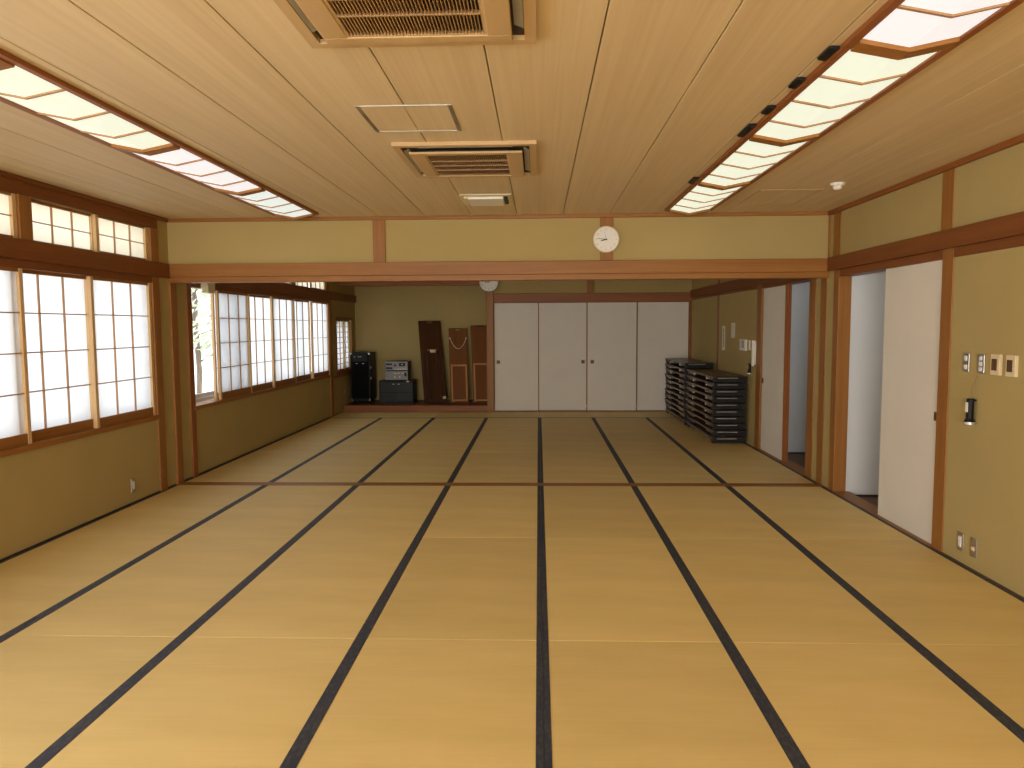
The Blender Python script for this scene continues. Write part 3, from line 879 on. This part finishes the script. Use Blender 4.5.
# ------------------------------------------------------------------ alcove contents
FZ = .119
r = thing('equipment_cabinet', 'tall black equipment cabinet in the alcove corner', 'cabinet', (-3.375, 13.98, FZ))
obj('cabinet_body', boxm((-.185, .185, -.25, .25, .05, .965)), M['black'], r, bevel=.008)
obj('front_panel', boxm((-.165, .165, -.262, -.25, .09, .94)), M['matblack'], r, bevel=.004)
obj('top_vent', boxm((-.14, .14, -.268, -.262, .80, .93)), M['black'], r)
for x in (-.1, -.02, .02):
    bm = bmesh.new(); cyl(bm, (x, -.264, .89), (x, -.278, .89), .014, n=16); obj('control_knob', bm, M['grey_metal'], r)
for x in (-.06, .06):
    obj('latch', boxm((x - .018, x + .018, -.270, -.260, .755, .765)), M['steel'], r)
for x, z in ((.172, .945), (.172, .075), (-.172, .945), (-.172, .075)):
    obj('corner_guard', boxm((x - .016, x + .016, -.262, -.235, z - .018, z + .018)), M['chrome'], r, bevel=.004)
for z in (.68, .48):
    obj('side_latch', boxm((.183, .195, -.21, -.17, z - .02, z + .02)), M['steel'], r)
for x in (-.13, .13):
    for y in (-.2, .2):
        bm = bmesh.new(); cyl(bm, (x - .012, y, .026), (x + .012, y, .026), .026, n=16); obj('caster', bm, M['black'], r)

r = thing('audio_rack', 'low black rack with smoked glass doors under the decks', 'rack', (-2.70, 13.94, FZ))
obj('rack_case', boxm((-.325, .325, -.2, .2, 0, .03), (-.325, .325, -.2, .2, .40, .43), (-.325, -.30, -.2, .2, .03, .40), (.30, .325, -.2, .2, .03, .40), (-.3, .3, .18, .2, .03, .40)), M['black'], r)
obj('rack_shelf', boxm((-.3, .3, -.17, .18, .21, .225)), M['black'], r)
for s in (-1, 1):
    d = obj('glass_door', boxm((*sorted((s * .003, s * .298)), -.196, -.19, .035, .395)), M['darkglass'], r)
    obj('door_rail', boxm((*sorted((s * .003, s * .298)), -.2, -.195, .2, .222)), M['black'], d)
    obj('door_catch', boxm((s * .05 - .02, s * .05 + .02, -.2, -.194, .36, .372)), M['steel'], d)
obj('label_plate', boxm((.2, .25, -.202, -.199, .408, .422)), M['chrome'], r)
def deck(label, z, h, top):
    r = thing('audio_deck', label, 'audio deck', (-2.695, 13.95, z), group='grey audio decks on the rack')
    obj('deck_case', boxm((-.22, .22, -.16, .17, .01, h)), M['black'], r, bevel=.003)
    obj('face_plate', boxm((-.218, .218, -.172, -.16, .012, h - .002)), M['grey_metal'], r, bevel=.003)
    for x in (-.16, .16):
        bm = bmesh.new(); cyl(bm, (x, -.1, 0), (x, -.1, .01), .018); obj('foot', bm, M['black'], r)
    if top:
        for zz in (.13, .055):
            obj('tape_slot', boxm((-.2, -.08, -.175, -.171, zz - .015, zz + .015)), M['black'], r)
        obj('display', boxm((.05, .17, -.175, -.171, .09, .155)), M['black'], r)
        obj('level_needle', boxm((.1, .12, -.177, -.175, .12, .13)), M['white'], r)
        bm = bmesh.new(); cyl(bm, (-.02, -.172, .11), (-.02, -.19, .11), .02); obj('volume_knob', bm, M['black'], r)
        for k in range(5): obj('button', boxm((-.04 + k * .05, -.01 + k * .05, -.176, -.171, .03, .042)), M['steel'], r)
    else:
        for k in range(3): obj('amber_key', boxm((-.05 + k * .07, .0 + k * .07, -.176, -.171, .135, .15)), M['amber'], r)
        for x in (-.03, .065):
            bm = bmesh.new(); cyl(bm, (x, -.172, .07), (x, -.186, .07), .014); obj('tuning_knob', bm, M['amber'], r)
        obj('cassette_slot', boxm((.15, .195, -.175, -.171, .08, .15)), M['black'], r)
deck('grey audio deck with amber keys resting on the black rack', FZ + .43, .183, False)
deck('topmost grey audio deck with two slots and a meter', FZ + .43 + .183, .183, True)

# folded wooden tables leaning on the alcove back wall
def lean(label, xb, w, h, roll, m, kind):
    lean_a = math.atan2(.46, h)
    r = thing('leaning_table', label, 'folded table', (xb, YT - .60, FZ + .004), (-lean_a, 0, roll), 'wooden tables leaning in the alcove')
    # local: x width, z along the board, underside faces -y
    obj('tabletop', boxm((-w / 2, w / 2, 0, .03, 0, h)), m, r, bevel=.006)
    obj('top_clip', boxm((-w * .12, w * .12, -.012, .002, h - .05, h - .02)), M['chrome'], r, bevel=.003)
    if kind == 'dark':
        obj('side_rail', boxm((-w / 2 + .02, -w / 2 + .05, -.03, .001, .1, h * .62)), m, r, bevel=.003)
        obj('side_rail', boxm((w / 2 - .05, w / 2 - .02, -.03, .001, .1, h * .62)), m, r, bevel=.003)
        for x in (-.1, .1):
            obj('folded_leg', boxm((x - .025, x + .025, -.035, -.001, .03, h * .60)), m, r, bevel=.004)
        b = obj('latch_bar', boxm((-.1, .1, -.045, -.036, h * .62, h * .64)), M['chrome'], r)
        obj('name_label', boxm((-.05, .06, -.050, -.045, h * .60, h * .635)), M['cream'], b)
        obj('corner_sticker', boxm((w / 2 - .09, w / 2 - .03, -.036, -.03, .06, .11)), M['cream'], r)
    else:
        for s in (-1, 1):
            x = s * (w / 2 - .04)
            obj('folded_leg', boxm((x - .014, x + .014, -.035, .001, .02, h * .50)), M['railwood'], r, bevel=.003)
        obj('leg_crossbar', boxm((-w / 2 + .054, w / 2 - .054, -.03, -.004, h * .48, h * .50)), M['railwood'], r, bevel=.003)
        obj('leg_crossbar', boxm((-w / 2 + .054, w / 2 - .054, -.03, -.004, .03, .055)), M['railwood'], r, bevel=.003)
        if kind == 'cord':
            bm = bmesh.new()
            pts = []
            for i in range(21):
                t = i / 20 * 2 - 1
                pts.append((t * w * .44, -.008, h * .86 - (1 - t * t) * h * .145))
            tube(bm, pts, .005, 6)
            obj('hanging_cord', bm, M['cord'], r)
            for s in (-1, 1):
                bm = bmesh.new(); cyl(bm, (s * w * .44, 0, h * .86), (s * w * .44, -.016, h * .86), .014, n=12); obj('cord_peg', bm, M['cord'], r)
    return r
lean('dark brown folded table leaning beside the audio decks', -1.955, .445, 1.62, .39, M['darkwood'], 'dark')
lean('orange brown folded table with a looped cord across it', -1.50, .358, 1.48, .17, M['orangewood'], 'cord')
lean('orange brown folded table half hidden by the alcove post', -1.065, .358, 1.53, .18, M['orangewood'], 'plain')

# ------------------------------------------------------------------ outside
struct('ground', 'pale sunlit ground outside the windows', 'ground', M['gravel'], (-40, OUT, -20, 50, -.6, -.45))
def tree(label, x, y, h, rad, n, seed):
    rnd = random.Random(seed)
    r = thing('garden_tree', label, 'tree', (x, y, -.45), group='garden trees outside')
    bm = bmesh.new(); tube(bm, [(0, 0, 0), (.04, .02, h * .3), (-.03, .05, h * .6), (.02, 0, h * .85)], .06, 8); 
    for k in range(6):
        a = k * 1.1; z = h * (.35 + .08 * k)
        tube(bm, [(0, 0, z), (math.cos(a) * rad * .4, math.sin(a) * rad * .4, z + .25), (math.cos(a) * rad * .7, math.sin(a) * rad * .7, z + .4)], .02, 6)
    obj('trunk', bm, M['bark'], r)
    bm = bmesh.new()
    for i in range(n):
        u = rnd.uniform(-1, 1); a = rnd.uniform(0, 2 * PI); rr = rad * rnd.uniform(.35, 1) ** .6
        s = math.sqrt(1 - u * u)
        c = Vector((s * math.cos(a) * rr, s * math.sin(a) * rr, h * .66 + u * rr * .95))
        d = Vector((rnd.gauss(0, 1), rnd.gauss(0, 1), rnd.gauss(0, 1))).normalized(); e = d.orthogonal().normalized(); f = d.cross(e)
        l, w = rnd.uniform(.08, .14), rnd.uniform(.03, .05)
        q = [c - e * l, c + f * w + d * .01, c + e * l, c - f * w + d * .01]
        bm.faces.new([bm.verts.new(v) for v in q])
    obj('foliage', bm, M['leaf'], r)
tree('leafy garden tree seen through the open window gap', -7.3, 15.4, 3.6, 1.15, 800, 3)
tree('leafy garden tree farther off through the open window gap', -10.2, 20.6, 4.6, 1.5, 900, 5)

# ------------------------------------------------------------------ light
w = bpy.data.worlds.new('World'); scn.world = w; w.use_nodes = True
nt = w.node_tree
bg = nt.nodes['Background']
SKY = 2.65
tc = nt.nodes.new('ShaderNodeTexCoord')
sx = nt.nodes.new('ShaderNodeSeparateXYZ'); nt.links.new(tc.outputs['Generated'], sx.inputs[0])
mr = nt.nodes.new('ShaderNodeMapRange'); mr.inputs['From Min'].default_value = -.1; mr.inputs['From Max'].default_value = .8
nt.links.new(sx.outputs['Z'], mr.inputs['Value'])
mx = ramp_mix(nt, mr.outputs['Result'], (1.0, .985, .96), (.82, .9, 1.0))
nt.links.new(mx.outputs['Result'], bg.inputs['Color'])
bg.inputs['Strength'].default_value = SKY
sl = bpy.data.lights.new('sun', 'SUN'); sl.energy = 11.0; sl.angle = .01; sl.color = (1, .97, .9)
so = bpy.data.objects.new('sun', sl); col.objects.link(so)
so.rotation_euler = Vector((1, .45, 1.25)).to_track_quat('Z', 'Y').to_euler()

def area(name, loc, rot, sx, sy, power, c):
    l = bpy.data.lights.new(name, 'AREA'); l.shape = 'RECTANGLE'; l.size = sx; l.size_y = sy; l.energy = power; l.color = c
    o = bpy.data.objects.new(name, l); col.objects.link(o); o.location = loc; o.rotation_euler = rot
    return o
# added fill outside the rear opening, brightens the foreground (faces +y)
area('added_rear_fill', (-1.3, YB - .35, 1.15), (PI / 2, 0, 0), 3.4, 2.0, 480, (1.0, .97, .91))
# added fill outside the unseen side window, brightens the left mats (faces +x)
area('added_side_fill', (OUT - .12, .1, 1.38), (PI / 2, 0, -PI / 2), 4.4, 1.2, 90, (.96, .985, 1.0))
# unseen fills added under the corridor ceiling, standing in for cool daylight
area('added_corridor_fill', (3.6, 5.7, 2.48), (0, 0, 0), .9, .9, 4.2, (.92, .96, 1.0))
area('added_corridor_fill', (3.6, 8.2, 2.48), (0, 0, 0), .9, .9, 3.2, (.9, .95, 1.0))
for o in bpy.data.objects:
    if o.type == 'LIGHT': o['kind'] = 'helper'

# ------------------------------------------------------------------ camera (solved from the mat grid)
f, pit, yaw, rol = 732.43, .0781439, .0364701, .0055751
cp, sp, cy, sy_ = math.cos(pit), math.sin(pit), math.cos(yaw), math.sin(yaw)
fwd = Vector((-sy_ * cp, cy * cp, -sp)); right = Vector((cy, sy_, 0)); down = fwd.cross(right)
cr, sr = math.cos(rol), math.sin(rol)
R2 = cr * right + sr * down; D2 = -sr * right + cr * down
cam = bpy.data.cameras.new('camera'); co = bpy.data.objects.new('camera', cam); col.objects.link(co)
m3 = Matrix((R2, -D2, -fwd)).transposed()
co.matrix_world = Matrix.Translation((0, 0, 1.5585)) @ m3.to_4x4()
cam.sensor_width = 36; cam.lens = f / 1024 * 36
cam.clip_start = .05; cam.clip_end = 200
scn.camera = co

scn.view_settings.view_transform = 'Standard'
scn.view_settings.look = 'None'
scn.view_settings.exposure = .08
scn.view_settings.gamma = 1
scn.view_settings.use_curve_mapping = False
scn.cycles.use_denoising = True
scn.cycles.max_bounces = 10
scn.cycles.diffuse_bounces = 6
scn.cycles.transparent_max_bounces = 12
scn.cycles.sample_clamp_indirect = 6
